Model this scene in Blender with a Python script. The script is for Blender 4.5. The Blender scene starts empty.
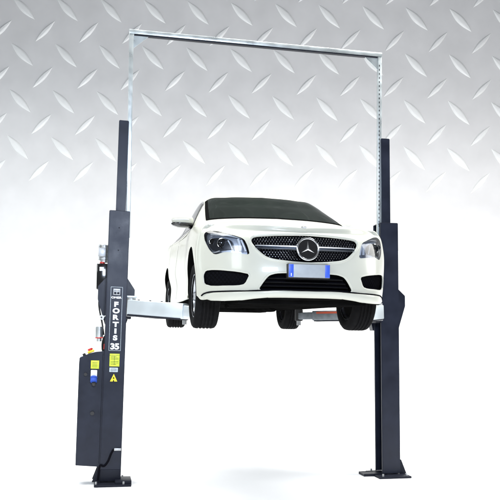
import bpy, bmesh, math, random
import numpy as np
from mathutils import Vector, Matrix
from mathutils.bvhtree import BVHTree
random.seed(5)
SC = bpy.context.scene
COL = SC.collection
R = math.radians
PI = math.pi

# ------------------------------------------------------------------ camera, world, lamps, exposure
YAW, PITCH, ROLL = R(11.62), R(2.5), R(0.6)
CAM = Vector((-1.789, -7.136, 1.58))
FWD0 = Vector((math.sin(YAW), math.cos(YAW), 0)); RGT0 = Vector((math.cos(YAW), -math.sin(YAW), 0))
fw = FWD0*math.cos(PITCH) + Vector((0, 0, 1))*math.sin(PITCH); up = RGT0.cross(fw)
rg = RGT0*math.cos(ROLL) + up*math.sin(ROLL); up = up*math.cos(ROLL) - RGT0*math.sin(ROLL)
cd = bpy.data.cameras.new('camera'); cam = bpy.data.objects.new('camera', cd); COL.objects.link(cam)
cam.matrix_world = Matrix(((rg.x, up.x, -fw.x, CAM.x), (rg.y, up.y, -fw.y, CAM.y), (rg.z, up.z, -fw.z, CAM.z), (0, 0, 0, 1)))
cd.sensor_width = 36; cd.lens = 36*731/500; cd.shift_y = 58/500; cd.clip_end = 300; cd.clip_start = .05
SC.camera = cam

def stage(lat, dep, z):                       # a point given to the right of / ahead of the camera, at height z
    p = CAM + RGT0*lat + FWD0*dep; return Vector((p.x, p.y, z))

W = bpy.data.worlds.new('World'); SC.world = W; W.use_nodes = True
W.node_tree.nodes['Background'].inputs[0].default_value = (.95, .98, 1, 1)
W.node_tree.nodes['Background'].inputs[1].default_value = .22

def lamp(name, loc, target, w, h, watts, col=(1, 1, 1), spread=180):
    l = bpy.data.lights.new(name, 'AREA'); l.shape = 'RECTANGLE'; l.size = w; l.size_y = h; l.energy = watts; l.color = col; l.spread = R(spread)
    o = bpy.data.objects.new(name, l); COL.objects.link(o); o.location = loc
    o.rotation_euler = (Vector(target)-Vector(loc)).to_track_quat('-Z', 'Y').to_euler()
    return o
lamp('added_left_lamp', stage(-8.8, 11.5, 4.6), stage(1.0, 11.0, .0), 4, 4, 190, (.88, 1, 1.03))  # unseen lamp added to brighten floor and wall from the left
lamp('added_right_lamp', stage(8.6, 9.2, 5.0), stage(-2.0, 10.0, .0), 4, 4, 430, (1, 1, .97))  # its added counterpart on the right, also out of view
lamp('added_top_lamp', stage(.1, 8.5, 10.2), stage(.1, 8.9, 0), 14, 4.2, 1650, (1, 1, .98), 124)  # added overhead, out of view, to whiten the floor and fade the wall
lamp('front_softbox', (-1.1, -9.2, 4.2), (-1.5, 1.0, 2.8), 1.8, 1.5, 480, (.82, .94, 1.16))
lamp('key_softbox', (-7.0, -5.2, 5.0), (-.4, -.3, 2.2), 2.2, 2.2, 230, (.95, 1, 1.0))
SC.view_settings.view_transform = 'Standard'; SC.view_settings.look = 'None'
SC.view_settings.exposure = 0; SC.view_settings.gamma = 1
SC.cycles.max_bounces = 10; SC.cycles.transparent_max_bounces = 12
SC.render.film_transparent = False

# ------------------------------------------------------------------ materials
def mat(name, col, rough=.5, metal=0, coat=0, ior=1.5, var=0, vscale=6, bump=0, bscale=80, spec=.5, rvar=0):
    m = bpy.data.materials.new(name); m.use_nodes = True
    nt = m.node_tree; b = nt.nodes['Principled BSDF']
    b.inputs['Base Color'].default_value = (*col, 1); b.inputs['Roughness'].default_value = rough
    b.inputs['Metallic'].default_value = metal; b.inputs['Coat Weight'].default_value = coat
    b.inputs['Coat Roughness'].default_value = .03; b.inputs['IOR'].default_value = ior
    b.inputs['Specular IOR Level'].default_value = spec
    tc = nt.nodes.new('ShaderNodeTexCoord')
    if var or rvar:
        n = nt.nodes.new('ShaderNodeTexNoise'); n.inputs['Scale'].default_value = vscale; n.inputs['Detail'].default_value = 6
        nt.links.new(tc.outputs['Object'], n.inputs['Vector'])
        if var:
            r = nt.nodes.new('ShaderNodeValToRGB'); e = r.color_ramp.elements
            e[0].position = .3; e[1].position = .7
            e[0].color = (*[c*(1-var) for c in col], 1); e[1].color = (*[min(1, c*(1+var)) for c in col], 1)
            nt.links.new(n.outputs['Fac'], r.inputs['Fac']); nt.links.new(r.outputs['Color'], b.inputs['Base Color'])
        if rvar:
            mr = nt.nodes.new('ShaderNodeMapRange'); mr.inputs['From Min'].default_value = .3; mr.inputs['From Max'].default_value = .7
            mr.inputs['To Min'].default_value = max(0, rough-rvar); mr.inputs['To Max'].default_value = rough+rvar
            nt.links.new(n.outputs['Fac'], mr.inputs['Value']); nt.links.new(mr.outputs['Result'], b.inputs['Roughness'])
    if bump:
        n2 = nt.nodes.new('ShaderNodeTexNoise'); n2.inputs['Scale'].default_value = bscale; n2.inputs['Detail'].default_value = 3
        nt.links.new(tc.outputs['Object'], n2.inputs['Vector'])
        bp = nt.nodes.new('ShaderNodeBump'); bp.inputs['Strength'].default_value = bump; bp.inputs['Distance'].default_value = .002
        nt.links.new(n2.outputs['Fac'], bp.inputs['Height']); nt.links.new(bp.outputs['Normal'], b.inputs['Normal'])
    return m
M = dict(
    floor=mat('white_floor', (.90, .90, .90), .8, var=.01, vscale=2),
    plate=mat('steel_plate', (.585, .577, .583), .55, metal=0, var=.05, vscale=1.6, bump=.25, bscale=9),
    tread=mat('worn_tread_steel', (.70, .70, .70), .5, var=.05, vscale=3),
    paint=mat('white_car_paint', (.475, .478, .42), .28, coat=.18, spec=.25, var=.008, vscale=3),
    black=mat('black_plastic', (.012, .012, .013), .55, bump=.2, bscale=150),
    gloss=mat('gloss_black', (.008, .008, .009), .12, coat=.5),
    under=mat('underbody_black', (.005, .005, .005), .95, spec=0, var=.4, vscale=5),
    rubber=mat('tyre_rubber', (.007, .007, .0075), .9, spec=.05, var=.2, vscale=20, bump=.3),
    alloy=mat('wheel_alloy', (.42, .44, .48), .28, metal=.9, var=.05),
    chrome=mat('chrome', (.75, .77, .80), .10, metal=1),
    satin=mat('satin_silver', (.50, .53, .58), .28, metal=1),
    glass=mat('tinted_glass', (.007, .010, .008), .05, ior=1.09, var=.25, vscale=2.2),
    navy=mat('navy_powder_coat', (.012, .0150, .027), .34, spec=.25, var=.22, vscale=5, bump=.25, bscale=220, rvar=.06),
    navyd=mat('navy_powder_coat_matt', (.008, .0095, .017), .5, spec=.2, var=.12, vscale=5, bump=.2, bscale=200),
    galv=mat('galvanised_steel', (.62, .67, .68), .34, metal=.8, var=.06, vscale=9, rvar=.08),
    zinc=mat('zinc_arm', (.66, .72, .75), .34, metal=.5, var=.035, vscale=5, rvar=.06),
    dark=mat('dark_gap', (.006, .006, .008), .9, spec=0),
    white=mat('white_print', (.85, .86, .88), .5),
    grey=mat('grey_sticker', (.52, .60, .66), .45, var=.15, vscale=60),
    lime=mat('lime_sticker', (.60, .72, .04), .45, var=.12, vscale=70),
    amber=mat('yellow_sticker', (.85, .68, .02), .45),
    yellow=mat('yellow_plastic', (.85, .62, .02), .4),
    red=mat('red_plastic', (.60, .03, .02), .35),
    blue=mat('blue_plastic', (.03, .08, .42), .35),
    eu=mat('plate_blue', (.03, .09, .55), .4),
    platew=mat('plate_white', (.31, .34, .37), .4, var=.04, vscale=30),
    alum=mat('cast_aluminium', (.45, .46, .47), .42, metal=.8, var=.15, vscale=30),
    shaded=mat('shaded_arm_steel', (.20, .22, .24), .45, metal=.4, var=.25, vscale=14, rvar=.1),  # arm steel with the shade under the car put into its colour
    seal=mat('black_rubber_seal', (.006, .006, .006), .9, spec=0),
    orange=mat('red_oxide', (.45, .07, .03), .5),
    bez=mat('headlight_bezel', (.045, .05, .065), .25, metal=.5),
    led=mat('headlight_lamp_glass', (.72, .76, .82), .08, coat=1),
    hous=mat('headlight_housing', (.42, .47, .58), .42, metal=.7),
)
def clear_mat():
    m = bpy.data.materials.new('clear_lens'); m.use_nodes = True; nt = m.node_tree; nt.nodes.clear()
    o = nt.nodes.new('ShaderNodeOutputMaterial'); mx = nt.nodes.new('ShaderNodeMixShader')
    t = nt.nodes.new('ShaderNodeBsdfTransparent'); g = nt.nodes.new('ShaderNodeBsdfGlossy'); f = nt.nodes.new('ShaderNodeFresnel')
    g.inputs['Roughness'].default_value = .08; f.inputs['IOR'].default_value = 1.45; t.inputs['Color'].default_value = (.93, .95, .98, 1)
    nt.links.new(f.outputs[0], mx.inputs[0]); nt.links.new(t.outputs[0], mx.inputs[1]); nt.links.new(g.outputs[0], mx.inputs[2]); nt.links.new(mx.outputs[0], o.inputs[0])
    return m
M['clear'] = clear_mat()

# ------------------------------------------------------------------ helpers
def link(name, me, m, parent=None, smooth=None):
    if not isinstance(m, (list, tuple)): m = [m]
    for k in m: me.materials.append(k)
    if smooth is not None:
        me.shade_smooth(); me.set_sharp_from_angle(angle=R(smooth))
    o = bpy.data.objects.new(name, me); COL.objects.link(o)
    if parent is not None: o.parent = parent
    return o
def obj(name, bm, m, parent=None, smooth=None, normals=True):
    if normals: bmesh.ops.recalc_face_normals(bm, faces=bm.faces)
    me = bpy.data.meshes.new(name); bm.to_mesh(me); bm.free()
    return link(name, me, m, parent, smooth)
def pymesh(name, v, f, m, parent=None, smooth=None, normals=True):
    me = bpy.data.meshes.new(name); me.from_pydata([tuple(map(float, p)) for p in v], [], f); me.update()
    if normals:
        bm = bmesh.new(); bm.from_mesh(me); bmesh.ops.recalc_face_normals(bm, faces=bm.faces); bm.to_mesh(me); bm.free()
    return link(name, me, m, parent, smooth)
def thing(name, label, cat, loc=(0, 0, 0)):
    o = bpy.data.objects.new(name, None); COL.objects.link(o); o.location = loc; o['label'] = label; o['category'] = cat
    o.empty_display_size = .2
    return o
def add_box(bm, lo, hi, bev=0, seg=2):
    r = bmesh.ops.create_cube(bm, size=1); vs = r['verts']
    s = [hi[i]-lo[i] for i in range(3)]; c = [(hi[i]+lo[i])/2 for i in range(3)]
    for v in vs: v.co = Vector([v.co[i]*s[i]+c[i] for i in range(3)])
    if bev:
        es = list({e for v in vs for e in v.link_edges})
        bmesh.ops.bevel(bm, geom=es, offset=bev, segments=seg, affect='EDGES', profile=.5)
def box(name, lo, hi, m, parent=None, bev=.004, smooth=40):
    bm = bmesh.new(); add_box(bm, lo, hi, bev); return obj(name, bm, m, parent, smooth)
def add_cyl(bm, p0, p1, r0, r1=None, n=24, cap=True):
    p0 = Vector(p0); p1 = Vector(p1); d = p1-p0
    mt = Matrix.Translation((p0+p1)/2) @ d.to_track_quat('Z', 'Y').to_matrix().to_4x4()
    bmesh.ops.create_cone(bm, cap_ends=cap, segments=n, radius1=r0, radius2=r0 if r1 is None else r1, depth=d.length, matrix=mt)
def cyl(name, p0, p1, r, m, parent=None, r1=None, n=24, bev=0):
    bm = bmesh.new(); add_cyl(bm, p0, p1, r, r1, n)
    if bev:
        es = [e for e in bm.edges if any(len(f.verts) > 4 for f in e.link_faces)]
        bmesh.ops.bevel(bm, geom=es, offset=bev, segments=2, affect='EDGES')
    return obj(name, bm, m, parent, 40)
def add_prism(bm, pts, a0, a1, axis='y', bev=0):
    def P(p, a): return (p[0], a, p[1]) if axis == 'y' else ((a, p[0], p[1]) if axis == 'x' else (p[0], p[1], a))
    A = [bm.verts.new(P(p, a0)) for p in pts]; B = [bm.verts.new(P(p, a1)) for p in pts]; n = len(pts)
    fs = [bm.faces.new(A), bm.faces.new(B[::-1])]
    for i in range(n): fs.append(bm.faces.new((A[i], B[i], B[(i+1) % n], A[(i+1) % n])))
    if bev:
        es = list({e for f in fs for e in f.edges}); bmesh.ops.recalc_face_normals(bm, faces=fs)
        bmesh.ops.bevel(bm, geom=es, offset=bev, segments=2, affect='EDGES')
def prism(name, pts, a0, a1, m, parent=None, axis='y', bev=.003):
    bm = bmesh.new(); add_prism(bm, pts, a0, a1, axis, bev); return obj(name, bm, m, parent, 40)
def crspline(pts, n):
    pts = [Vector(p) for p in pts]; out = []
    for i in range(len(pts)-1):
        a = pts[max(i-1, 0)]; b = pts[i]; c = pts[i+1]; d = pts[min(i+2, len(pts)-1)]
        for k in range(n):
            t = k/n
            out.append(.5*((2*b)+(c-a)*t+(2*a-5*b+4*c-d)*t*t+(3*b-a-3*c+d)*t**3))
    out.append(pts[-1]); return out
def add_tube(bm, pts, r, n=10):
    pts = [Vector(p) for p in pts]; rings = []; prev = None
    for i, p in enumerate(pts):
        d = (pts[min(i+1, len(pts)-1)]-pts[max(i-1, 0)]).normalized()
        if prev is None: prev = d.orthogonal().normalized()
        s = (prev-d*prev.dot(d)).normalized(); prev = s; t = d.cross(s)
        rings.append([bm.verts.new(p+s*r*math.cos(2*PI*k/n)+t*r*math.sin(2*PI*k/n)) for k in range(n)])
    for a, b in zip(rings, rings[1:]):
        for k in range(n): bm.faces.new((a[k], a[(k+1) % n], b[(k+1) % n], b[k]))
    bm.faces.new(rings[0][::-1]); bm.faces.new(rings[-1])
def tube(name, pts, r, m, parent=None, n=10, smooth=6):
    bm = bmesh.new(); add_tube(bm, crspline(pts, smooth) if smooth else pts, r, n); return obj(name, bm, m, parent, 50)
def lathe(name, prof, m, parent=None, n=48, axis='x', closed=False):
    # prof: (along axis, radius)
    v = []; f = []
    for a, r in prof:
        for k in range(n):
            t = 2*PI*k/n
            v.append((a, r*math.cos(t), r*math.sin(t)) if axis == 'x' else ((r*math.cos(t), a, r*math.sin(t)) if axis == 'y' else (r*math.cos(t), r*math.sin(t), a)))
    L = len(prof)
    for i in range(L if closed else L-1):
        for k in range(n): f.append((i*n+k, i*n+(k+1) % n, ((i+1) % L)*n+(k+1) % n, ((i+1) % L)*n+k))
    return pymesh(name, v, f, m, parent, 40)
def text(name, s, size, centre, m, parent, sx=1, depth=.0012, bold=.0, spacing=1):
    # upright lettering in the XZ plane facing -Y
    c = bpy.data.curves.new(name, 'FONT'); c.body = s; c.size = size; c.align_x = 'CENTER'; c.align_y = 'CENTER'
    c.extrude = depth; c.offset = bold; c.space_character = spacing
    t = bpy.data.objects.new(name, c); COL.objects.link(t)
    dg = bpy.context.evaluated_depsgraph_get(); me = bpy.data.meshes.new_from_object(t.evaluated_get(dg))
    bpy.data.objects.remove(t); bpy.data.curves.remove(c)
    xs = [v.co.x for v in me.vertices]; ys = [v.co.y for v in me.vertices]
    cx = (min(xs)+max(xs))/2; cy = (min(ys)+max(ys))/2
    for v in me.vertices:
        x, y, z = v.co; v.co = ((x-cx)*sx+centre[0], centre[1]-z, (y-cy)+centre[2])
    me.materials.clear(); me.update()
    return link(name, me, m, parent)

# ------------------------------------------------------------------ the setting: white floor sweeping up, tread plate wall
DEP = 16.0; RS = 4.9
prof = [(-14., 0.), (DEP-RS, 0.)] + [(DEP-RS+RS*math.sin(R(a)), RS-RS*math.cos(R(a))) for a in range(5, 86, 5)] + [(DEP-.004, RS), (DEP, RS+.3)]
v = []; f = []
for d, z in prof:
    for lat in (-26, 26): v.append(stage(lat, d, z))
for i in range(len(prof)-1): f.append((2*i, 2*i+1, 2*i+3, 2*i+2))
fl = pymesh('floor', v, f, M['floor'], None, 60); fl['kind'] = 'structure'
wall = thing('backdrop_wall', 'huge grey diamond tread plate wall behind the lift', 'wall', stage(0, DEP, RS-.15))
wx = RGT0; 
def wp(lat, h, out): return RGT0*lat + Vector((0, 0, h)) - FWD0*out
bm = bmesh.new(); H = 6.6; B = 24
# the sheet stands upright above and bends forward at its foot, following the floor sweep
sec = [(H*(1-i/8), .06) for i in range(8)]
for g in range(0, 17): off = .06-.052*(g/16)**2; sec.append((.15-(RS-off)*math.sin(R(g)), RS-(RS-off)*math.cos(R(g))))
rows_ = [[bm.verts.new(wp(a, h, o)) for a in np.linspace(-B, B, 25)] for h, o in sec]
for ra, rb in zip(rows_, rows_[1:]):
    for i in range(24): bm.faces.new((ra[i], ra[i+1], rb[i+1], rb[i]))
bmesh.ops.recalc_face_normals(bm, faces=bm.faces); bmesh.ops.solidify(bm, geom=bm.faces[:], thickness=.004)
obj('steel_sheet', bm, M['plate'], wall, 40)
def lens(v, f, cl, ch, ang, L, Wd, ht):
    ca, sa = math.cos(ang), math.sin(ang); n = 14; rows = 5; b = len(v)
    for i in range(n+1):
        t = -1+2*i/n; w = Wd/2*(1-abs(t)**1.7)
        for j in range(-rows, rows+1):
            s = j/rows; hh = ht*(1-abs(t)**2.2)*min(1, 1.35*(1-s*s)) if abs(s) < 1 else 0
            a, c = t*L/2, s*w
            v.append(wp(cl+a*ca-c*sa, ch+a*sa+c*ca, .0605+max(hh, 0)))
    m = 2*rows+1
    for i in range(n):
        for j in range(m-1): f.append((b+i*m+j, b+(i+1)*m+j, b+(i+1)*m+j+1, b+i*m+j+1))
v = []; f = []
px = DEP/731; rt = R(-1.0)
cr, sr = math.cos(rt), math.sin(rt)
for i in range(-20, 32):
    for j in range(-3, 6):
        for k in (0, 1):
            X = (16-250+44.3*i+22.1*k); Y = (340-10-47.6*j-23.3*k)
            Y = Y-250; x2 = X*cr-Y*sr; y2 = X*sr+Y*cr+250
            lat = x2*px; h = 1.58+y2*px-(RS-.15)
            lat -= .0; 
            if not (.05 < h < H-.3 and abs(lat) < B-.4): continue
            lens(v, f, lat+random.uniform(-.012, .012), h, R(-47+random.uniform(-1.5, 1.5)) if k == 0 else R(47+random.uniform(-1.5, 1.5)), (33 if k == 0 else 29)*px, (8.0 if k == 0 else 5.6)*px, .030)
pymesh('raised_treads', v, f, M['tread'], wall, 50)

# ------------------------------------------------------------------ the car
CZ = 1.79
car = thing('car', 'white four-door car raised on the lift, seen from its grille', 'car', (0, 0, CZ))
car.rotation_euler.x = R(1.0)

fx = [0, .25, .5, .705, .835, .902]
fy = [-.935, -.925, -.875, -.75, -.585, -.465]
sy = [-.36, 0, .30, .50, .80, 1.15, 1.6, 2.1, 2.5, 2.8, 3.1, 3.35]
rx = [.86, .72, .45, 0]; ry = [3.53, 3.63, 3.685, 3.70]
K = len(fx)+len(sy)+len(rx)
# row: scale of width, z at nose, front setback
SB = {2: .030, 3: .004, 4: -.006, 5: .014, 6: .030, 7: .060, 8: .115}
WS = {2: .955, 3: .982, 4: .992, 5: 1., 6: .994, 7: .965, 8: .912}
ZF = {2: [.220, .220, .200, .165, .152, .150], 3: [.235]*6, 4: [.40]*6, 5: [.55]*6, 6: [.665]*6, 7: [.735, .735, .737, .752, .772, .79], 8: [.775, .775, .779, .80, .832, .855]}
def lerp(xs, ys): return lambda x: float(np.interp(x, xs, ys))
belt = lerp([-.36, 0, .3, .5, .8, 1.15, 1.6, 2.1, 2.5, 2.8, 3.1, 3.35], [.872, .900, .918, .930, .94, .95, .96, .975, .99, 1.0, 1.005, .995])
ZS = {2: lambda y: .19, 3: lambda y: .245, 4: lambda y: .40, 5: lambda y: .56, 6: lerp([-.36, .5, 2.5], [.67, .70, .73]),
      7: lerp([-.36, 0, .5, 2.5, 3.35], [.80, .82, .838, .88, .88]), 8: belt}
waist = lerp([-.36, 0, .4, 1.2, 2.1, 2.7, 3.35], [.93, .932, .915, .895, .905, .925, .90])
hc = lerp([-.95, -.85, -.8, -.6, -.38, 0, .35, .5], [.775, .797, .82, .872, .917, .982, 1.035, 1.055])
def hood(x, y):
    z = hc(y); a = abs(x)/.85
    return z - .080*a**4 + .017*math.exp(-((abs(x)-.50)/.085)**2)*min(1, max(0, (y+.9)/.4)) - .0*(1-a)
grid = np.zeros((13, K, 3))
for r in range(2, 9):
    for i in range(6):
        kf = (1, 1.1, 1.2, 1.25, .95, .55)[i]
        x, y = fx[i]*WS[r], fy[i]+SB[r]*kf
        grid[r, i] = (x, y, min(ZF[r][i], hood(x, y)-.010) if r == 8 and i > 1 else ZF[r][i])
    for k, y in enumerate(sy):
        w = waist(y)*WS[r]
        if r == 8: w = waist(y)*float(np.interp(y, [-.36, 0, .3, .5], [.915, .928, .938, .94]))
        if y > .3: w *= {4: .982, 6: .990}.get(r, 1)
        grid[r, 6+k] = (w, y, ZS[r](y))
    zr = {2: .24, 3: .30, 4: .42, 5: .58, 6: .74, 7: .90, 8: .985}[r]
    for k in range(4):
        grid[r, 18+k] = (rx[k]*WS[r], ry[k]-{2: .10, 3: .03, 4: 0, 5: 0, 6: .03, 7: .02, 8: .06}[r], zr)
yu = np.interp(range(K), [0, 6, 17, 21], [-.74, -.36, 3.35, 3.55])
for i in range(K):
    if 6 <= i <= 17: yu[i] = sy[i-6]
for i in range(K):
    x, y, z = grid[2, i]
    grid[1, i] = (x*.84, y*.9+yu[i]*.1 if i < 6 else y, .168); grid[0, i] = (0, yu[i] if i else -.76, .165)
TX = {9: .93, 10: .80, 11: .45, 12: 0}
cab = {.50: [(.845, .955), (.735, 1.002), (.41, 1.034), 1.044], .80: [(.838, .962), (.690, 1.185), (.40, 1.228), 1.24],
       1.15: [(.835, .972), (.636, 1.352), (.39, 1.408), 1.424], 1.6: [(.832, .982), (.615, 1.405), (.36, 1.460), 1.474],
       2.1: [(.832, .997), (.592, 1.378), (.36, 1.425), 1.437], 2.5: [(.84, 1.01), (.58, 1.30), (.35, 1.352), 1.365],
       2.8: [(.85, 1.02), (.57, 1.205), (.345, 1.25), 1.262], 3.1: [(.85, 1.025), (.58, 1.09), (.35, 1.118), 1.126], 3.35: [(.82, 1.02), (.58, 1.04), (.35, 1.052), 1.056]}
ytop = [-.835, -.79, -.72, -.62, -.53, -.45]
for r in range(9, 13):
    tk = {9: .2, 10: .45, 11: .75, 12: 1.}[r]
    for i in range(6):
        x = grid[8, i, 0]*TX[r]; y = grid[8, i, 1]*(1-tk)+ytop[i]*tk
        hz = hood(x, y)
        if i == 0: hz = max(hz, .775+.02*tk)
        grid[r, i] = (x, y, hz)
    for k, y in enumerate(sy):
        i = 6+k
        if y in cab:
            e = cab[y][r-9]
            sh = {.50: {9: .0, 10: -.22, 11: -.25, 12: -.265}, .80: {9: .01, 10: -.09, 11: -.13, 12: -.15}, 1.15: {9: .02, 10: 0, 11: -.05, 12: -.07}}.get(y, {}).get(r, 0)
            grid[r, i] = (0, y+sh, e) if r == 12 else (e[0], y+sh, e[1])
        else:
            fr = {9: float(np.interp(y, [-.36, 0, .3], [.94, .955, .975])), 10: float(np.interp(y, [-.36, .3], [.80, .825]))}.get(r, TX[r])
            x = grid[8, i, 0]*fr
            yy = y + ({9: .0, 10: -.13, 11: -.15, 12: -.16}[r] if y > .2 else {9: 0, 10: -.04, 11: -.05, 12: -.06}[r] if y > -.1 else 0)
            zz = hood(x, yy)
            if r == 9: zz = min(max(zz, grid[8, i, 2]+.012), grid[8, i, 2]+.03)
            grid[r, i] = (x, yy, zz)
    for k in range(4):
        x = grid[8, 18+k, 0]*TX[r]; y = grid[8, 18+k, 1]
        yy = y*(1-tk*.25)+3.40*tk*.25
        grid[r, 18+k] = (x, yy, .99+.055*(1-(x/.9)**2)*min(1, (3.75-yy)/.35*1.0)*tk**.3)
def cr1(P, t):
    n = P.shape[0]; i = min(int(t), n-2); t -= i
    a = P[max(i-1, 0)]; b = P[i]; c = P[i+1]; d = P[min(i+2, n-1)]
    if i == 0: a = 2*b-c
    if i+2 > n-1: d = 2*c-b
    m1 = (c-a)*.5; m2 = (d-b)*.5
    return (2*t**3-3*t*t+1)*b+(t**3-2*t*t+t)*m1+(-2*t**3+3*t*t)*c+(t**3-t*t)*m2
def S(u, v):                                  # u along columns, v along rows
    p = np.array([cr1(grid[r], u) for r in range(max(0, int(v)-1), min(13, int(v)+3))])
    base = max(0, int(v)-1); n = len(p); t = v-base; i = min(int(t), n-2); t -= i
    a = p[i-1] if i > 0 else 2*p[i]-p[i+1]; b = p[i]; c = p[i+1]; d = p[i+2] if i+2 < n else 2*c-b
    m1 = (c-a)*.5; m2 = (d-b)*.5
    o = (2*t**3-3*t*t+1)*b+(t**3-2*t*t+t)*m1+(-2*t**3+3*t*t)*c+(t**3-t*t)*m2
    return o
def SN(u, v, off):
    e = .01; p = S(u, v)
    du = S(min(u+e, K-1.001), v)-S(max(u-e, 0), v); dv = S(u, min(v+e, 11.999))-S(u, max(v-e, 0))
    if v > 11.98: dv = np.array([-1., 0, 0])*1e-3
    n = np.cross(du, dv); n = n/(np.linalg.norm(n)+1e-12)
    c = np.array([0, p[1], .7 if p[2] < 1.0 else .9])
    if np.dot(n, p-c) < 0: n = -n
    return p+n*off
NU, NV = 8, 7
us = [i/NU for i in range((K-1)*NU+1)]; vs_ = [j/NV for j in range(12*NV+1)]
P = np.zeros((len(vs_), len(us), 3))
rows = [[cr1(grid[r], u) for u in us] for r in range(13)]
rows = np.array(rows)
for j, vv in enumerate(vs_): P[j] = cr1(rows, min(vv, 11.9999))
P[:, 0, 0] = 0; P[:, -1, 0] = 0; P[0, :, 0] = 0; P[-1, :, 0] = 0
verts = []; faces = []
for sgn in (1, -1):
    b = len(verts)
    for j in range(len(vs_)):
        for i in range(len(us)): verts.append((P[j, i, 0]*sgn, P[j, i, 1], P[j, i, 2]))
    n = len(us)
    for j in range(len(vs_)-1):
        for i in range(n-1):
            q = (b+j*n+i, b+j*n+i+1, b+(j+1)*n+i+1, b+(j+1)*n+i)
            faces.append(q if sgn > 0 else q[::-1])
bm = bmesh.new()
bv = [bm.verts.new(p) for p in verts]
for q in faces: bm.faces.new([bv[i] for i in q])
bmesh.ops.remove_doubles(bm, verts=bm.verts, dist=1e-5)
bmesh.ops.dissolve_degenerate(bm, edges=bm.edges, dist=1e-6)
bmesh.ops.recalc_face_normals(bm, faces=bm.faces)
for fc in bm.faces:
    c = fc.calc_center_median(); fc.material_index = 1 if c.z < .20 and fc.normal.z < -.5 else 0
BVH = BVHTree.FromBMesh(bm)
body_me = bpy.data.meshes.new('body'); bm.to_mesh(body_me); bm.free()

def front(x, z):                              # where the uncut nose is at this x, z
    h = BVH.ray_cast(Vector((x, -3, z)), Vector((0, 1, 0)))
    return h[0].y if h[0] else 0.
def resample(pts, n, closed=True):
    P_ = [Vector((p[0], p[1])) for p in pts]
    if closed: P_ = P_+[P_[0]]
    L = [0]
    for a, b in zip(P_, P_[1:]): L.append(L[-1]+(b-a).length)
    out = []
    for k in range(n):
        s = L[-1]*k/n; i = max(j for j in range(len(L)-1) if L[j] <= s+1e-9)
        t = (s-L[i])/max(1e-9, L[i+1]-L[i]); out.append(P_[i].lerp(P_[i+1], t))
    return out
def rounded(pts, it=2):
    for _ in range(it):
        o = []
        n = len(pts)
        for i in range(n):
            a = pts[i]; b = pts[(i+1) % n]
            o += [(a[0]*.82+b[0]*.18, a[1]*.82+b[1]*.18), (a[0]*.18+b[0]*.82, a[1]*.18+b[1]*.82)]
        pts = o
    return pts
def inset(pts, d):
    n = len(pts); ar = sum(pts[i][0]*pts[(i+1) % n][1]-pts[(i+1) % n][0]*pts[i][1] for i in range(n)); sg = 1 if ar > 0 else -1
    o = []
    for i in range(n):
        a, b, c = Vector(pts[i-1][:2]), Vector(pts[i][:2]), Vector(pts[(i+1) % n][:2])
        e1 = (b-a).normalized(); e2 = (c-b).normalized(); nn = Vector((-(e1+e2).y, (e1+e2).x))
        nn = nn.normalized()*sg if nn.length > 1e-6 else Vector((0, 0)); o.append((b.x+nn.x*d, b.y+nn.y*d))
    return o
def patch_vf(pts, off, n=120, rings=9, centre=None):
    o = resample(pts, n); c = centre or (sum((p for p in o), Vector((0, 0)))/n); c = Vector(c)
    v = []; f = []
    for k in range(rings, 0, -1):
        for p in o:
            q = c.lerp(p, k/rings); v.append((q.x, front(q.x, q.y)+off, q.y))
    v.append((c.x, front(c.x, c.y)+off, c.y))
    for k in range(rings-1):
        for i in range(n): f.append((k*n+i, k*n+(i+1) % n, (k+1)*n+(i+1) % n, (k+1)*n+i))
    for i in range(n): f.append(((rings-1)*n+i, (rings-1)*n+(i+1) % n, len(v)-1))
    return v, f, n
def patch(name, pts, off, m, parent, skirt=0, centre=None, n=120):
    v, f, n = patch_vf(pts, off, n, centre=centre)
    if skirt:
        b = len(v); v += [(v[i][0], v[i][1]+skirt, v[i][2]) for i in range(n)]
        f += [(i, (i+1) % n, b+(i+1) % n, b+i) for i in range(n)]
    return pymesh(name, v, f, m, parent, 35)
def cutter(bm, pts, depth, centre=None):
    v, f, n = patch_vf(pts, depth, 120, centre=centre)
    bv = [bm.verts.new(p) for p in v]; fr = [bm.verts.new((v[i][0], -1.6, v[i][2])) for i in range(n)]
    for q in f: bm.faces.new([bv[i] for i in q])
    for i in range(n): bm.faces.new((bv[i], bv[(i+1) % n], fr[(i+1) % n], fr[i]))
    bm.faces.new(fr)
def mir(pts): return [(-p[0], p[1]) for p in pts][::-1]
gh = [(0, .742), (.25, .734), (.435, .720), (.475, .710), (.492, .688), (.489, .660), (.460, .618), (.40, .560), (.36, .533), (.30, .515), (.15, .498), (0, .492)]
GR = rounded(gh[:-1]+[gh[-1]]+[(-p[0], p[1]) for p in gh[1:-1]][::-1], 1)
mh = [(0, .398), (.27, .396), (.34, .376), (.375, .34), (.44, .240), (.30, .247), (0, .25)]
MI = rounded(mh+[(-p[0], p[1]) for p in mh[1:-1]][::-1], 2)
SI = rounded([(.505, .383), (.60, .405), (.80, .432), (.852, .428), (.868, .385), (.858, .300), (.80, .279), (.60, .279), (.545, .292)], 1)
HL = rounded([(.505, .553), (.522, .628), (.550, .700), (.645, .744), (.757, .790), (.828, .803), (.862, .770), (.858, .700), (.826, .614), (.785, .562), (.70, .586), (.60, .566)], 2)
cb = bmesh.new()
cutter(cb, GR, .060, (0, .62)); cutter(cb, MI, .10, (0, .32))
for s in (SI, mir(SI)): cutter(cb, s, .075)
for s in (HL, mir(HL)): cutter(cb, s, .085)
bmesh.ops.recalc_face_normals(cb, faces=cb.faces)
for sx in (1, -1):
    for yy in (0, 2.70):
        add_cyl(cb, (sx*.60, yy, .315), (sx*1.3, yy, .315), .382, n=72)
for fc in cb.faces: fc.material_index = 1
cm = bpy.data.meshes.new('cutter'); cb.to_mesh(cm); cb.free()
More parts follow.
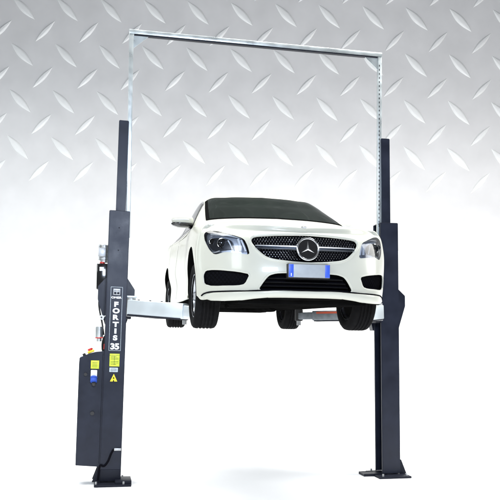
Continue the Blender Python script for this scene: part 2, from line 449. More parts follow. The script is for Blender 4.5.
for k in (M['paint'], M['under']): cm.materials.append(k)
cut = bpy.data.objects.new('cutter', cm); COL.objects.link(cut)
body = link('body', body_me, [M['paint'], M['under']])
md = body.modifiers.new('b', 'BOOLEAN'); md.object = cut; md.operation = 'DIFFERENCE'; md.solver = 'EXACT'; md.material_mode = 'INDEX'
dg = bpy.context.evaluated_depsgraph_get(); nm = bpy.data.meshes.new_from_object(body.evaluated_get(dg))
body.modifiers.clear(); body.data = nm; nm.name = 'body'
bpy.data.objects.remove(cut)
nm.shade_smooth(); nm.set_sharp_from_angle(angle=R(38))
body.parent = car
print('BODY', len(nm.vertices), len(nm.polygons))

def uvpatch(name, quad, off, m, nu=24, nv=16, both=True, sides=(1, -1), thick=0):
    # quad: (u,v) corners a b c d ; one mesh, mirrored when it crosses the centre line
    v = []; f = []
    for s in sides:
        b = len(v)
        for j in range(nv+1):
            for i in range(nu+1):
                a, t = i/nu, j/nv
                u = (quad[0][0]*(1-a)+quad[1][0]*a)*(1-t)+(quad[3][0]*(1-a)+quad[2][0]*a)*t
                w = (quad[0][1]*(1-a)+quad[1][1]*a)*(1-t)+(quad[3][1]*(1-a)+quad[2][1]*a)*t
                p = SN(u, min(w, 11.9999), off); v.append((p[0]*s if w < 11.99 else 0, p[1], p[2]))
        for j in range(nv):
            for i in range(nu): f.append((b+j*(nu+1)+i, b+j*(nu+1)+i+1, b+(j+1)*(nu+1)+i+1, b+(j+1)*(nu+1)+i))
    o = pymesh(name, v, f, m, car, 40)
    if len(sides) > 1:
        bm = bmesh.new(); bm.from_mesh(o.data); bmesh.ops.remove_doubles(bm, verts=bm.verts, dist=1e-4); bmesh.ops.recalc_face_normals(bm, faces=bm.faces); bm.to_mesh(o.data); bm.free()
    return o
ws = uvpatch('windscreen', [(9.12, 10.15), (10.76, 10.15), (10.74, 12), (9.12, 12)], .005, M['glass'])
tr = uvpatch('windscreen_seal', [(9.02, 9.99), (10.84, 10.01), (10.80, 12), (9.02, 12)], .0025, M['seal']); tr.parent = ws
rw = uvpatch('rear_window', [(14.1, 10.2), (15.8, 10.2), (15.8, 12), (14.1, 12)], .004, M['glass'])
for s in (1, -1):
    w1 = uvpatch('side_window', [(9.75, 9.12), (12.15, 9.12), (12.15, 9.90), (10.75, 9.90)], .005, M['glass'], sides=(s,))
    w2 = uvpatch('side_window', [(12.3, 9.12), (14.5, 9.12), (13.9, 9.90), (12.3, 9.90)], .005, M['glass'], sides=(s,))
    w3 = uvpatch('window_trim', [(9.6, 9.02), (14.7, 9.02), (14.05, 9.97), (10.65, 9.97)], .0025, M['gloss'], nu=40, sides=(s,))
    for a, b in ((9.35, 9.37), (12.2, 12.22), (13.95, 13.97)):
        uvpatch('door_seam', [(a, 2.6), (b, 2.6), (b, 8.9), (a, 8.9)], .0025, M['dark'], nu=1, nv=80, sides=(s,))
    for a in (11.2, 13.0):
        dh = uvpatch('door_handle', [(a+.35, 7.05), (a+.75, 7.05), (a+.75, 7.2), (a+.35, 7.2)], .022, M['paint'], nu=8, nv=4, sides=(s,))
    uvpatch('sill_strip', [(8.2, 2.45), (13.1, 2.45), (13.1, 2.95), (8.2, 2.95)], .012, M['paint'], nu=30, nv=6, sides=(s,))
    # bonnet shut line
    uvpatch('bonnet_seam', [(5.3, 8.60), (8.75, 8.85), (8.75, 8.875), (5.3, 8.625)], .0028, M['dark'], nu=90, nv=1, sides=(s,))

# grille
patch('grille_backing', inset(GR, .004), .050, M['dark'], car, centre=(0, .62))
def inside(p, poly):
    c = False; n = len(poly)
    for i in range(n):
        a = poly[i]; b = poly[i-1]
        if (a[1] > p[1]) != (b[1] > p[1]) and p[0] < (b[0]-a[0])*(p[1]-a[1])/(b[1]-a[1])+a[0]: c = not c
    return c
gi = inset(GR, .010); bm = bmesh.new(); bm2 = bmesh.new()
dx, dz = .0255, .0215
for j in range(-1, 14):
    for i in range(-24, 25):
        x = i*dx+(dx/2 if j % 2 else 0); z = .50+j*dz/1.12
        if not inside((x, z), gi): continue
        y = front(x, z)+.016
        a = .0062; h = .0115 if z > .63 else .0088
        c = bm.verts.new((x, y-.007, z)); o = [bm.verts.new((x+p, y+.003, z+q)) for p, q in ((a, 0), (0, h), (-a, 0), (0, -h))]
        for k in range(4): bm.faces.new((c, o[k], o[(k+1) % 4]))
        bm.faces.new(o[::-1])
        for s in (-1, 1):
            x2, z2 = x+s*dx/2, z+dz/1.12
            if inside((x2, z2), GR): add_tube(bm2, [(x, y+.005, z), (x2, front(x2, z2)+.021, z2)], .0016, 4)
gm = obj('grille_mesh', bm, M['chrome'], car); lt = obj('grille_lattice', bm2, M['gloss'], gm)
for s in (1, -1):                              # chrome wing each side of the star
    bm = bmesh.new()
    for dzz, th in ((.0085, .0130), (-.0135, .0105)):
        n = 16; ring = []
        for i in range(n+1):
            t = i/n; x = s*(.085+t*.375); z = .622+dzz+.006*t
            y = front(x, z)+.004; h = th*(1-.35*t)
            ring.append([bm.verts.new((x, y-.012, z)), bm.verts.new((x, y+.002, z+h)), bm.verts.new((x, y+.03, z+h*.8)), bm.verts.new((x, y+.03, z-h*.8)), bm.verts.new((x, y+.002, z-h))])
        for a, b in zip(ring, ring[1:]):
            for k in range(5): bm.faces.new((a[k], a[(k+1) % 5], b[(k+1) % 5], b[k]))
        bm.faces.new(ring[0]); bm.faces.new(ring[-1][::-1])
    obj('grille_wing', bm, M['satin'], car, 50)
def surround(name, pts, off, r, m, closed=True):
    o = resample(pts, 140, closed); bm = bmesh.new(); n = 8; rings = []; N = len(o)
    for i in range(N):
        p = Vector((o[i].x, front(o[i].x, o[i].y)+off, o[i].y)); q0, q1 = o[i-1], o[(i+1) % N]
        d = Vector((q1.x-q0.x, 0, q1.y-q0.y)).normalized(); t = d.cross(Vector((0, 1, 0)))
        rings.append([bm.verts.new(p+t*r*1.5*math.cos(2*PI*k/n)+Vector((0, r*math.sin(2*PI*k/n), 0))) for k in range(n)])
    for i in range(N):
        a, b = rings[i], rings[(i+1) % N]
        for k in range(n): bm.faces.new((a[k], a[(k+1) % n], b[(k+1) % n], b[k]))
    return obj(name, bm, m, car, 60)
surround('grille_surround', inset(GR, -.010), .001, .009, M['paint'])
for q in (SI, mir(SI)): surround('intake_surround', inset(q, -.004), .001, .005, M['paint'])
surround('intake_surround', inset(MI, -.006), .001, .006, M['paint'])
# star
def star(parent, cx, cy, cz, Rr, m, tilt=0, thick=.009):
    bm = bmesh.new(); n = 64; k = 10; rings = []
    for i in range(n):
        t = 2*PI*i/n; rings.append([bm.verts.new(((Rr-thick*.9+thick*math.cos(2*PI*j/k)*1.1)*math.cos(t), thick*math.sin(2*PI*j/k), (Rr-thick*.9+thick*1.1*math.cos(2*PI*j/k))*math.sin(t))) for j in range(k)])
    for i in range(n):
        a, b = rings[i], rings[(i+1) % n]
        for j in range(k): bm.faces.new((a[j], a[(j+1) % k], b[(j+1) % k], b[j]))
    for q in range(3):
        t = PI/2+q*2*PI/3; d = Vector((math.cos(t), 0, math.sin(t))); p = Vector((-d.z, 0, d.x)); w = Rr*.155
        tip = d*(Rr-thick); base = d*w*.55
        apex = bm.verts.new(Vector((0, -thick*1.1, 0))); tf = bm.verts.new(tip+Vector((0, -thick*.25, 0)))
        l = bm.verts.new(d*w*.57+p*w*1.0); r_ = bm.verts.new(d*w*.57-p*w*1.0)
        tl = bm.verts.new(tip+p*.0022); trr = bm.verts.new(tip-p*.0022)
        o0 = bm.verts.new((0, 0, 0))
        bm.faces.new((apex, l, tl, tf)); bm.faces.new((apex, tf, trr, r_)); bm.faces.new((o0, l, apex)); bm.faces.new((o0, apex, r_)); bm.faces.new((tl, l, o0, r_, trr))
    o = obj('star_badge', bm, m, parent, 35); o.location = (cx, cy, cz); o.rotation_euler.x = tilt
    return o
yf = front(0, .613)
bd = star(car, 0, yf-.020, .613, .104, M['chrome'], R(-6), .0085)
lathe('badge_disc', [(-.004, .0001), (-.004, .090), (.02, .094), (.05, .094)], M['gloss'], bd, axis='y')
# bonnet emblem
ez = .765; ey = -.80; hb = BVH.ray_cast(Vector((0, -.80, 3)), Vector((0, 0, -1)))
em = cyl('bonnet_emblem', (0, 0, -.004), (0, 0, .005), .027, M['satin'], car, n=32, bev=.001); em.location = hb[0]+Vector((0, 0, .003)); em.rotation_euler = Vector((0, 0, 1)).rotation_difference(hb[1]).to_euler()
e2 = cyl('emblem_face', (0, 0, .004), (0, 0, .0062), .021, M['gloss'], em, n=32)
bm = bmesh.new()
for q in range(3): 
    t = PI/2+q*2*PI/3; add_tube(bm, [(0, 0, .0065), (.020*math.cos(t), .020*math.sin(t), .0065)], .0016, 6)
obj('emblem_star', bm, M['chrome'], em)
# intakes
def mesh_panel(name, pts, off, parent, centre=None, dx=.030, dz=.020, m='under'):
    p = patch(name, inset(pts, .002), off, M['dark'], parent, centre=centre)
    bm = bmesh.new(); pi_ = inset(pts, .004)
    xs = [q[0] for q in pts]; zs = [q[1] for q in pts]; j = 0; z = min(zs)
    while z < max(zs):
        x = min(xs)
        while x < max(xs):
            xx = x+(dx/2 if j % 2 else 0)
            for s in (-1, 1):
                a = (xx, z); b = (xx+s*dx/2, z+dz)
                if inside(a, pi_) and inside(b, pi_): add_tube(bm, [(a[0], front(*a)+off-.008, a[1]), (b[0], front(*b)+off-.008, b[1])], .0022, 4)
            x += dx
        z += dz; j += 1
    obj('mesh_bars', bm, M[m], p)
    return p
mesh_panel('side_intake', SI, .052, car); mesh_panel('side_intake', mir(SI), .052, car)
patch('lower_intake', inset(MI, .003), .088, M['dark'], car, centre=(0, .32))
for z, w in ((.350, .345), (.315, .375), (.280, .40)):
    bm = bmesh.new(); n = 30; rr = []
    for i in range(n+1):
        x = -w+2*w*i/n; y = front(x, z)+.045; rr.append([bm.verts.new((x, y-.006, z)), bm.verts.new((x, y+.004, z+.006)), bm.verts.new((x, y+.03, z+.004)), bm.verts.new((x, y+.03, z-.004)), bm.verts.new((x, y+.004, z-.006))])
    for a, b in zip(rr, rr[1:]):
        for k in range(5): bm.faces.new((a[k], a[(k+1) % 5], b[(k+1) % 5], b[k]))
    obj('intake_louvre', bm, M['black'], car, 40)
# number plate
npl = box('number_plate', (-.186, front(0, .42)-.052, .357), (.186, front(0, .42)-.040, .472), M['platew'], car, .004)
yp = front(0, .42)-.0535
for s in (-1, 1):
    box('blue_band', (s*.186-(.0 if s < 0 else .043), yp-.0005, .359), (s*.186+(.043 if s < 0 else 0), yp+.002, .470), M['eu'], npl, .0008)
text('country_letter', 'I', .034, (-.164, yp-.001, .380), M['white'], npl, 1.2, bold=.001)
box('plate_holder', (-.192, front(0, .42)-.041, .350), (.192, front(0, .42)+.03, .476), M['black'], npl, .004)
# front lip: a blade under the bumper, with a dark groove above it
lzt = lerp([0, .30, .45, .67, .80, .84, .86], [.240, .239, .231, .226, .223, .210, .185])
lzb = lerp([0, .30, .46, .56, .70, .80, .86], [.184, .184, .168, .153, .149, .152, .175])
lpr = lerp([0, .68, .80, .86], [.028, .026, .016, .001])
bm = bmesh.new(); rr = []; n = 140
for i in range(n+1):
    t = -1+2*i/n; x = .86*math.copysign(1-(1-abs(t))**1.5, t); ax = abs(x)
    yb = front(x, .30); a, b, p = lzt(ax), lzb(ax), lpr(ax); h = a-b
    rr.append([bm.verts.new((x, yb+dy, z)) for dy, z in ((-p*.35, a), (-p*.9, a-h*.07), (-p, a-h*.25), (-p*.85, a-h*.6), (-p*.4, a-h*.85), (.0, b), (.06, b), (.06, a))])
for a, b in zip(rr, rr[1:]):
    for k in range(8): bm.faces.new((a[k], a[(k+1) % 8], b[(k+1) % 8], b[k]))
bm.faces.new(rr[0]); bm.faces.new(rr[-1][::-1])
obj('front_lip', bm, M['paint'], car, 50)
gp = [(.878, .200), (.855, .219), (.80, .231), (.67, .233), (.45, .238), (.30, .246), (.15, .247)]
gpts = [Vector((x, front(x, max(z, .235))-.001, z)) for x, z in gp]
gpts = gpts+[Vector((0, front(0, .247)-.001, .247))]+[Vector((-p.x, p.y, p.z)) for p in gpts[::-1]]
tube('lip_groove', gpts, .0068, M['dark'], car, 8, 8)
# headlights
def headlight(s):
    out = HL if s > 0 else mir(HL)
    hl = patch('headlight', inset(out, .003), .070, M['hous'], car)
    Q = lambda x, z, o: Vector((s*x, front(s*x, z)+o, z))
    lt_ = patch('lens_cover', inset(out, .0015), -.001, M['clear'], hl)
    # dark inner bezel
    bz = rounded([(.628, .615), (.640, .690), (.70, .718), (.79, .728), (.825, .700), (.815, .650), (.785, .600), (.70, .606)], 2)
    bz = bz if s > 0 else mir(bz)
    patch('bezel', bz, .052, M['bez'], hl, skirt=.02)
    for x, z, r in ((.722, .668, .046), (.795, .690, .030)):
        c = Q(x, z, .040)
        lathe_o = lathe('projector_ring', [(-.016, r*1.02), (-.020, r*.94), (-.012, r*.88), (.02, r*.80), (.03, r*1.02)], M['chrome'], hl, axis='y', n=32, closed=True); lathe_o.location = c
        bm = bmesh.new(); bmesh.ops.create_uvsphere(bm, u_segments=24, v_segments=16, radius=r*.80)
        for v_ in bm.verts: v_.co.y *= .5
        g = obj('projector_lens', bm, M['gloss'], hl, 60); g.location = c+Vector((0, .004, 0))
    # bright curved running lamp blades
    for pts, r in (([(.852, .700), (.825, .622), (.795, .587), (.74, .598)], .0075), ([(.53, .700), (.60, .722), (.70, .748), (.80, .762)], .009), ([(.640, .605), (.655, .650), (.672, .690)], .007), ([(.575, .590), (.578, .640), (.590, .700)], .013), ([(.530, .585), (.548, .640), (.565, .690)], .010)):
        tube('light_blade', [Q(x, z, .040) for x, z in pts], r, M['led'], hl, 8)
    return hl
headlight(1); headlight(-1)
# door mirrors
for s in (-1, 1):
    bm = bmesh.new(); bmesh.ops.create_uvsphere(bm, u_segments=28, v_segments=18, radius=1)
    for v_ in bm.verts:
        x, y, z = v_.co; k = .5+.5*(x*.5+.5)
        y2 = y*(.085 if y < 0 else .03); v_.co = Vector((math.copysign(abs(x)**.7, x)*.122, y2, math.copysign(abs(z)**.75, z)*.068*(.86-.12*x)))
    mr = obj('door_mirror', bm, M['paint'], car, 60); mr.location = (s*.925, .78, 1.065); mr.rotation_euler = (0, 0, s*R(-8))
    if s < 0: mr.scale.x = -1
    bm = bmesh.new(); bmesh.ops.create_uvsphere(bm, u_segments=28, v_segments=18, radius=1)
    for v_ in bm.verts:
        x, y, z = v_.co; v_.co = Vector((math.copysign(abs(x)**.7, x)*.128, y*(.088 if y < 0 else .035), min(z, .1)*.040-.036))
    obj('mirror_base', bm, M['gloss'], mr, 60)
    tube('turn_signal', [(.115, -.03, .002), (.08, -.068, .004), (0, -.084, .006), (-.05, -.083, .006)], .006, M['led'], mr, 8)
    gl = cyl('mirror_glass', (0, .028, 0), (0, .034, 0), .05, M['chrome'], mr, n=28); gl.scale = (2.0, 1, .9)
    tube('mirror_arm', [(s*.90, .79, 1.035), (s*.84, .80, 1.0), (s*.79, .82, .985)], .020, M['gloss'], car, 10)
# wheels
typ = [(-.092, .205), (-.112, .232), (-.120, .268), (-.113, .298), (-.100, .314), (-.082, .3195)]
tyre_prof = typ[:]
for a in (-.052, -.018, .018, .052): tyre_prof += [(a-.010, .3215), (a-.006, .3120), (a+.006, .3120), (a+.010, .3215)]
tyre_prof += [(-a, r) for a, r in typ[::-1]] + [(.10, .20), (-.10, .20)]
def wheel(x, y, z, s):
    t = lathe('wheel', [(-.10, .212), (-.085, .222), (-.07, .215), (-.06, .198), (.06, .190), (.09, .215), (.10, .213), (.09, .20), (.06, .182), (-.06, .186), (-.09, .204)], M['alloy'], car, n=64, closed=True)
    t.location = (x, y, z); t.rotation_euler.z = 0 if s < 0 else PI
    lathe('tyre', tyre_prof, M['rubber'], t, n=72, closed=True)
    bm = bmesh.new()
    for k in range(5):
        for d in (-.13, .13):
            a = 2*PI*k/5+d; a2 = 2*PI*k/5+d*.55
            for (r0, aa0, w0, r1, aa1, w1) in ((.035, a2*1.0 if False else 2*PI*k/5+d*1.6, .016, .206, a, .012),):
                p0 = Vector((-.078, r0*math.cos(aa0), r0*math.sin(aa0))); p1 = Vector((-.090, r1*math.cos(aa1), r1*math.sin(aa1)))
                t1 = Vector((0, -math.sin(a), math.cos(a)))
                vs2 = [bm.verts.new(q) for q in (p0-t1*w0, p0+t1*w0, p1+t1*w1, p1-t1*w1)]
                vb = [bm.verts.new(q+Vector((.03, 0, 0))) for q in (p0-t1*w0*1.2, p0+t1*w0*1.2, p1+t1*w1*1.4, p1-t1*w1*1.4)]
                bm.faces.new(vs2); bm.faces.new(vb[::-1])
                for i in range(4): bm.faces.new((vs2[i], vs2[(i+1) % 4], vb[(i+1) % 4], vb[i]))
    obj('spokes', bm, M['alloy'], t)
    lathe('hub_cap', [(-.088, .0001), (-.088, .028), (-.080, .042), (-.03, .046)], M['alloy'], t, n=24)
    lathe('brake_disc', [(-.03, .04), (-.03, .155), (-.005, .155), (-.005, .04)], M['alum'], t, n=48, closed=True)
    lathe('inner_drum', [(.0, .05), (.02, .18), (.07, .18), (.085, .10), (.085, .03)], M['under'], t, n=32)
    return t
for sx in (-1, 1):
    wheel(sx*.785, 0, .218, sx); wheel(sx*.785, 2.70, .218, sx)
    for yy in (0, 2.7):
        tube('suspension_arm', [(sx*.30, yy+.10, .22), (sx*.55, yy+.03, .19), (sx*.70, yy, .165)], .028, M['under'], car, 10)
        tube('drive_shaft', [(sx*.20, yy, .26), (sx*.70, yy, .22)], .018, M['under'], car, 10, 0)
# underside: undertray, exhaust, rear axle
prism('undertray', [(-.60, -.80), (.60, -.80), (.66, -.50), (.50, .25), (.42, .95), (-.42, .95), (-.50, .25), (-.66, -.50)], .128, .215, M['under'], car, axis='z', bev=.012)
prism('floor_panel', [(-.66, .55), (-.46, 1.0), (-.46, 2.25), (-.70, 2.25), (-.78, .55)], .150, .18, M['under'], car, axis='z', bev=.006)
prism('floor_panel', [(.66, .55), (.46, 1.0), (.46, 2.25), (.70, 2.25), (.78, .55)][::-1], .150, .18, M['under'], car, axis='z', bev=.006)
tube('exhaust_pipe', [(.05, .6, .14), (.06, 1.4, .13), (.05, 2.2, .14), (.25, 2.9, .17)], .032, M['under'], car)
bm = bmesh.new(); add_box(bm, (-.40, 2.95, .13), (.55, 3.4, .20), .03); obj('silencer', bm, M['under'], car, 40)
bm = bmesh.new(); add_box(bm, (-.55, 2.45, .13), (.55, 2.75, .21), .03); obj('rear_subframe', bm, M['under'], car, 40)
for s in (-1, 1):
    bm = bmesh.new(); add_prism(bm, [(s*.47, .90), (s*.74, .88), (s*.80, .80), (s*.62, .79), (s*.45, .83)], 3.50, 3.60, bev=.008)
    tl = obj('tail_light', bm, M['red'], car, 40); tl.location.y = -.02
box('rear_plate', (-.26, 3.69, .60), (.26, 3.71, .71), M['platew'], car, .003)

# ------------------------------------------------------------------ the two-post lift
lift = thing('two_post_lift', 'dark blue two-post lift with galvanised overhead beam and control cabinet', 'car lift', (0, 0, 0))
TL, TR = R(1.0), R(-.72)
def leaf(o, x, tilt): o.location.x = x; o.rotation_euler.y = tilt; return o
def column(s, x, tilt):
    # local frame: x=0 at column centre, inner side towards s*-1
    i = -s                                     # sign of the inner side
    h = 2.985
    a = .1125
    # C profile, opening to the inner side, with returned lips
    pr = [(-i*a, 1.0), (i*a, 1.0), (i*a, 1.028), (i*(a-.010), 1.028), (i*(a-.010), 1.008), (-i*(a-.008), 1.008), (-i*(a-.008), 1.232), (i*(a-.010), 1.232), (i*(a-.010), 1.212), (i*(a+.0), 1.212), (i*a, 1.24), (-i*a, 1.24)]
    bm = bmesh.new(); add_prism(bm, pr, .034, h, 'z')
    es = [e for e in bm.edges if abs(e.verts[0].co.z-e.verts[1].co.z) > 1 and abs(abs(e.verts[0].co.x)-a) < 1e-4]
    bmesh.ops.recalc_face_normals(bm, faces=bm.faces); bmesh.ops.bevel(bm, geom=es, offset=.007, segments=3, affect='EDGES')
    c = leaf(obj('column', bm, M['navy'], lift, 35), x, tilt)
    box('top_cap', (-a+.006, 1.006, h-.006), (a-.006, 1.234, h+.006), M['navyd'], c, .002)
    bm = bmesh.new(); add_prism(bm, [(i*(-.035) if False else -.054+i*.012, 1.06), (.054+i*.012, 1.06), (.054+i*.012, 1.16), (-.054+i*.012, 1.16)], h, 4.02, 'z', .006)
    obj('extension_post', bm, M['navy'], c, 40)
    # base plates with anchor bolts, side gusset
    bp = box('base_plate', (-.19-.02*s, .84, 0), (.20-.02*s, 1.30, .022), M['navyd'], c, .004)
    box('base_foot', (i*.05, 1.02, .0), (i*.33, 1.20, .03), M['navyd'], c, .004) if s > 0 else box('base_foot', (.05, .90, .001), (.225, 1.16, .058), M['navyd'], c, .004)
    for bx, by in ((-.15, .89), (.14, .89), (-.15, 1.27), (.14, 1.27)):
        cyl('anchor_bolt', (bx, by, .022), (bx, by, .050), .012, M['alum'], bp, n=6)
    for yy in (1.02, 1.20):
        prism('gusset', [(-i*a, .022), (-i*a, .205 if s < 0 else .19), (-i*(a+.018), .20 if s < 0 else .185), (-i*(a+.082), .022)], yy, yy+.012, M['navyd'], c, bev=.001)
    # dark lifting screw / chain seen in the groove
    box('chain_guide', (-.03, 1.09, .034), (.03, 1.14, h-.02), M['dark'], c, .002)
    return c
cl = column(-1, -1.645, TL); crr = column(1, 1.602, TR)
bm = bmesh.new(); add_box(bm, (-.112, .992, .034), (.112, 1.0, .16), .002); obj('kick_plate', bm, M['navyd'], cl, 40)
tube('dark_bent_tube', [(.095, .992, .385), (.03, .988, .375), (.0, .985, .33), (-.03, .985, .25), (-.07, .985, .20), (-.112, .985, .205), (-.125, .985, .12), (-.13, .985, .05)], .011, M['dark'], cl)  # thin dark bent tube across the column foot
bm = bmesh.new(); add_box(bm, (.03, .975, .365), (.105, .9995, .392), .004); obj('metal_clip', bm, M['alum'], cl, 40)

# lettering and stickers on the left column (front face y = 1.0)
YF = .9990
def cx_at(xw, z): return xw+1.645-math.tan(TL)*z
bm = bmesh.new()
x0, x1, z0, z1, t_ = -.066, .062, 1.447, 2.146, .0032
for lo, hi in (((x0, z0), (x0+t_, z1)), ((x1-t_, z0), (x1, z1)), ((x0+t_, z0), (x1-t_, z0+t_)), ((x0+t_, z1-t_), (x1-t_, z1))): add_box(bm, (lo[0], YF-.0008, lo[1]), (hi[0], YF+.0005, hi[1]))
obj('sign_frame', bm, M['grey'], cl)
lg = box('logo_square', (-.038, YF-.001, 2.058), (.036, YF+.0005, 2.126), M['alum'], cl, .0005)
bm = bmesh.new()
for q in ((-.030, 2.066, -.004, 2.090), (.002, 2.066, .028, 2.090), (-.030, 2.096, .028, 2.101), (-.030, 2.107, .028, 2.112)): add_box(bm, (q[0], YF-.002, q[1]), (q[2], YF-.0009, q[3]))
obj('logo_mark', bm, M['navyd'], lg)
text('maker_name', 'OMER', .030, (-.002, YF-.0006, 2.029), M['white'], cl, 1.35, bold=.0012)
for ch, z, sx in (('F', 1.955, 1.35), ('O', 1.884, 1.25), ('R', 1.812, 1.30), ('T', 1.735, 1.35), ('I', 1.662, 1.5), ('S', 1.588, 1.35)):
    text('letter', ch, .072, (-.001, YF-.0006, z), M['white'], cl, sx, bold=.0038)
text('model_number', '35', .088, (-.002, YF-.0006, 1.494), M['white'], cl, 1.15, bold=.0038, spacing=.95)
st = box('lime_label', (-.052, YF-.001, 1.276), (.054, YF+.0005, 1.414), M['lime'], cl, .0005)
bm = bmesh.new()
for z in (1.296, 1.312, 1.328, 1.352, 1.366, 1.380): add_box(bm, (-.042, YF-.0016, z), (.044 if int(z*1000) % 3 else .02, YF-.0009, z+.004))
add_box(bm, (-.052, YF-.0016, 1.395), (.054, YF-.0009, 1.3985)); add_box(bm, (-.002, YF-.0016, 1.29), (.001, YF-.0009, 1.39))
obj('label_print', bm, M['navyd'], st)
st = box('grey_label', (-.050, YF-.001, 1.215), (.040, YF+.0005, 1.262), M['grey'], cl, .0005)
bm = bmesh.new()
for z in (1.224, 1.236, 1.248): add_box(bm, (-.040, YF-.0016, z), (.030, YF-.0009, z+.004))
obj('label_print', bm, M['navyd'], st)
bm = bmesh.new(); add_prism(bm, [(-.040, 1.112), (.038, 1.112), (-.001, 1.195)], YF-.001, YF+.0005); wt = obj('warning_triangle', bm, M['amber'], cl)
bm = bmesh.new(); add_prism(bm, [(-.010, 1.112), (.006, 1.112), (-.002, 1.135)], YF-.002, YF-.0011); add_prism(bm, [(-.012, 1.142), (.008, 1.142), (-.002, 1.165)], YF-.002, YF-.0011); obj('warning_symbol', bm, M['dark'], wt)
# rivets
for z in (2.55, 2.80): cyl('rivet', (0, .996, z), (0, 1.001, z), .007, M['navyd'], cl, n=10)

# portal posts, beam, corner gussets
def post(x):
    bm = bmesh.new(); add_box(bm, (x-.024, 1.085, 2.70), (x+.024, 1.135, 5.02), .003); p = obj('portal_post', bm, M['galv'], lift, 40)
    if x < 0: return p
    bm = bmesh.new(); z = 2.95
    while z < 4.9: add_box(bm, (x-.014, 1.0838, z), (x-.005, 1.086, z+.022)); z += .05
    obj('slot_hole', bm, M['dark'], p)['kind'] = 'stuff'
    return p
XL, XR = -1.497, 1.478
post(XL); post(XR)
bm = bmesh.new(); add_box(bm, (XL-.026, 1.08, 5.022), (XR+.026, 1.14, 5.072), .006); beam = obj('portal_beam', bm, M['galv'], lift, 40)
box('beam_flange', (XL+.03, 1.086, 5.008), (XR-.03, 1.134, 5.021), M['navyd'], beam, .001)
for s, x in ((1, XL+.0245), (-1, XR-.0245)):
    prism('corner_gusset', [(x, 5.005), (x+s*.165, 5.005), (x, 4.86)], 1.095, 1.103, M['galv'], lift, bev=.001)
cyl('limit_bar_joint', ((XL+XR)/2+.7, 1.11, 5.0735), ((XL+XR)/2+.7, 1.11, 5.078), .012, M['alum'], beam, n=12)

# carriages with hexagonal guard, arms and pads
def carriage(s, x, tilt):
    hx = [(-.205, 2.165), (-.12, 2.265), (.12, 2.265), (.205, 2.14), (.205, 2.01), (.115, 1.735), (-.115, 1.735), (-.205, 2.02)] if s < 0 else [(.300, 2.135), (.215, 2.215), (-.15, 2.215), (-.19, 2.12), (-.19, 2.0), (-.12, 1.71), (.205, 1.71), (.300, 2.01)]
    bm = bmesh.new(); add_prism(bm, hx, 1.245, 1.36, bev=.004); c = leaf(obj('carriage', bm, M['navy'], lift, 40), x, tilt)
    i = -s
    bm = bmesh.new(); add_box(bm, (min(i*.02, i*.165), 1.036, 1.80), (max(i*.02, i*.165), 1.205, 2.06), .005); obj('arm_bracket', bm, M['navyd'], c, 40)
    for z in (1.86, 2.035): 
        bm = bmesh.new(); add_box(bm, (min(i*.10, i*.22), 1.02, z), (max(i*.10, i*.22), 1.20, z+.022), .003); obj('arm_lug', bm, M['zinc'], c, 40)
    return c
carriage(-1, -1.645, TL); carriage(1, 1.602, TR)
def arm(p0, p1, w0=.13, h0=.125, w1=.10, h1=.10, split=.62, am='zinc'):
    p0 = Vector(p0); p1 = Vector(p1); d = p1-p0; L = d.length
    bm = bmesh.new(); add_box(bm, (0, -w0/2, -h0/2), (L*split, w0/2, h0/2), .012, 3)
    a = obj('lift_arm', bm, M[am], lift, 40); a.location = p0
    a.rotation_euler = (0, math.asin(-d.z/L), math.atan2(d.y, d.x))
    bm = bmesh.new(); add_box(bm, (L*split-.05, -w1/2, -h1/2), (L, w1/2, h1/2), .010, 3); obj('arm_extension', bm, M[am], a, 40)
    bm = bmesh.new(); add_cyl(bm, (0, 0, -h0/2-.02), (0, 0, h0/2+.02), .05, n=24); obj('pivot_pin', bm, M['alum'], a, 40)
    for xx in (L*.12, L*.30, L*.48): cyl('arm_bolt', (xx, 0, h0/2-.002), (xx, 0, h0/2+.010), .012, M['navyd'], a, n=8)
    bm = bmesh.new(); add_box(bm, (L*.02, -w0/2-.008, -h0/2-.012), (L*split-.02, w0/2-.01, -h0/2+.006), .003); obj('arm_under_strip', bm, M['navyd'], a, 40)
    pad = cyl('lift_pad', (p1.x, p1.y, p1.z-.06), (p1.x, p1.y, p1.z+.085), .05, M['black'], lift, n=28, bev=.006)
    cyl('pad_screw', (p1.x, p1.y, p1.z-.115), (p1.x, p1.y, p1.z-.055), .028, M['alum'], pad, n=20)
    return a
arm((-1.455, 1.02, 1.925), (-.80, .50, 1.865), .15, .165, .12, .125, .86)
arm((-1.44, 1.16, 1.91), (-.74, 2.05, 1.88), .13, .13, .10, .10, .55)
arm((1.44, 1.02, 1.925), (.82, .50, 1.865), .15, .165, .12, .125, .86)
ar = arm((1.45, 1.20, 1.90), (.66, 1.72, 1.885), .13, .12, .10, .09, .8, 'shaded')
bm = bmesh.new(); add_box(bm, (.15, .0655, .022), (.70, .067, .046)); obj('red_strip', bm, M['orange'], ar)

# hydraulic unit on the left column
def ribbed(name, x, y, z0, z1, r, m, parent, n=9):
    pr = [(z0, .0001), (z0, r)]
    for k in range(n):
        a = z0+(z1-z0)*(k+.15)/n; b = z0+(z1-z0)*(k+.5)/n; c = z0+(z1-z0)*(k+.85)/n
        pr += [(a, r), (a+.001, r*.84), (b, r*.84), (b+.001, r), (c, r)]
    pr += [(z1, r), (z1+.01, r*.9), (z1+.012, .0001)]
    o = lathe(name, pr, m, parent, n=32, axis='z'); o.location = (x, y, 0); return o
pm = ribbed('pump_motor', -1.752, 1.31, 2.465, 2.632, .066, M['alum'], lift)
box('motor_box', (-.066, -.085, 2.50), (.02, -.05, 2.60), M['alum'], pm, .006)
cyl('motor_flange', (0, 0, 2.44), (0, 0, 2.468), .045, M['alum'], pm, bev=.003)
bm = bmesh.new(); add_box(bm, (-1.832, 1.25, 2.13), (-1.68, 1.40, 2.425), .012, 3); tk = obj('oil_tank', bm, M['gloss'], lift, 40)
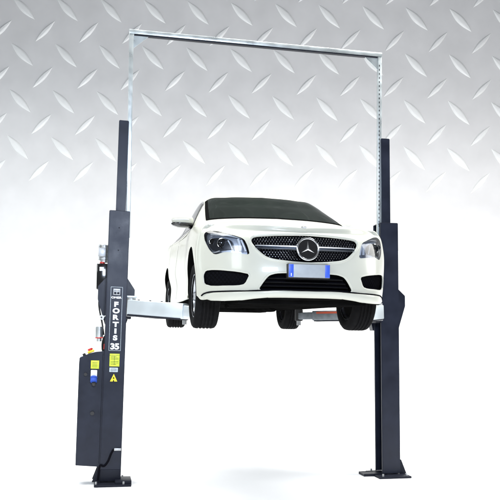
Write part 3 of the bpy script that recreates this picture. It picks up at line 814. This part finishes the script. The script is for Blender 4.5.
box('tank_label', (-1.800, 1.2485, 2.34), (-1.752, 1.2502, 2.385), M['white'], tk, .0003)
cyl('filler_cap', (-1.77, 1.29, 2.425), (-1.77, 1.29, 2.445), .030, M['red'], tk, n=20, bev=.003)
sb = cyl('silver_canister', (-1.79, 1.20, 1.585), (-1.79, 1.20, 1.71), .043, M['galv'], lift, n=32, bev=.006)
cyl('canister_neck', (-1.79, 1.20, 1.545), (-1.79, 1.20, 1.585), .028, M['galv'], sb, n=24)
cyl('canister_band', (-1.79, 1.20, 1.580), (-1.79, 1.20, 1.590), .0445, M['red'], sb, n=32)
lathe('cable_eye', [(-.008, .012), (-.008, .026), (.008, .026), (.008, .012)], M['alum'], lift, n=24, axis='y', closed=True).location = (-1.766, 1.14, 1.813)
tube('eye_hook', [(-1.766, 1.14, 1.812), (-1.72, 1.14, 1.83), (-1.69, 1.13, 1.85)], .007, M['alum'], lift)
bm = bmesh.new(); add_prism(bm, [(-1.705+.06*math.cos(R(a))*1.0, 1.50+.13*math.sin(R(a))) for a in range(0, 360, 15)], 1.10, 1.16, bev=.006); obj('hose_cover', bm, M['gloss'], lift, 40)
tube('red_hose', [(-1.800, 1.15, 1.585), (-1.752, 1.14, 1.588), (-1.738, 1.12, 1.57), (-1.734, 1.10, 1.50), (-1.737, 1.09, 1.46)], .0055, M['red'], lift)
tube('hydraulic_hose', [(-1.75, 1.28, 2.16), (-1.80, 1.26, 1.98), (-1.76, 1.25, 1.75), (-1.74, 1.2, 1.62)], .010, M['black'], lift)

# control cabinet
CXo = -1.645
cabm = bmesh.new()
add_prism(cabm, [(-.374, .203), (-.112, .186), (-.114, 1.438), (-.20, 1.428), (-.28, 1.405), (-.372, 1.362), (-.376, 1.30)], 1.012, 1.23, bev=.004)
cabn = leaf(obj('control_cabinet', cabm, M['navy'], lift, 35), CXo, TL)
bm = bmesh.new(); add_box(bm, (-.1275, 1.0105, .22), (-.1245, 1.0125, 1.42)); obj('door_seam', bm, M['dark'], cabn)
st = box('lime_label', (-.250, 1.0105, 1.247), (-.163, 1.0125, 1.335), M['lime'], cabn, .0004)
bm = bmesh.new()
for z in (1.265, 1.28, 1.295, 1.31): add_box(bm, (-.236, 1.0098, z), (-.180, 1.0104, z+.004))
obj('label_print', bm, M['navyd'], st)
sk = box('power_socket', (-.247, .965, 1.150), (-.180, 1.0118, 1.232), M['white'], cabn, .006)
cyl('socket_plug', (-.213, .955, 1.145), (-.213, .935, 1.105), .036, M['blue'], sk, n=24, bev=.004)
cyl('plug_collar', (-.213, .962, 1.160), (-.213, .953, 1.143), .038, M['blue'], sk, n=24, bev=.003)
cyl('plug_handle', (-.213, .936, 1.108), (-.205, .952, 1.072), .022, M['black'], sk, n=20, bev=.004)
cyl('rotary_knob', (-.302, 1.012, 1.184), (-.302, .982, 1.184), .018, M['black'], cabn, n=24, bev=.003)
cyl('lock_knob', (-.216, 1.012, .765), (-.216, .985, .765), .022, M['black'], cabn, n=24, bev=.003)
eb = leaf(box('emergency_base', (-.038, -.035, 0), (.038, .035, .026), M['yellow'], cabn, .006), 0, 0); eb.location = (-.250, 1.075, 1.418); eb.rotation_euler.y = R(-22)
cyl('emergency_button', (0, 0, .026), (0, 0, .05), .030, M['red'], eb, n=28, bev=.006)
bt = cyl('push_button', (0, 0, -.005), (0, 0, .022), .017, M['black'], cabn, n=20, bev=.003); bt.location = (-.322, 1.06, 1.388); bt.rotation_euler.y = R(-25)
bt = cyl('push_button', (0, 0, -.005), (0, 0, .018), .014, M['white'], cabn, n=20, bev=.003); bt.location = (-.356, 1.06, 1.372); bt.rotation_euler.y = R(-25)
print('DONE', len(bpy.data.objects))
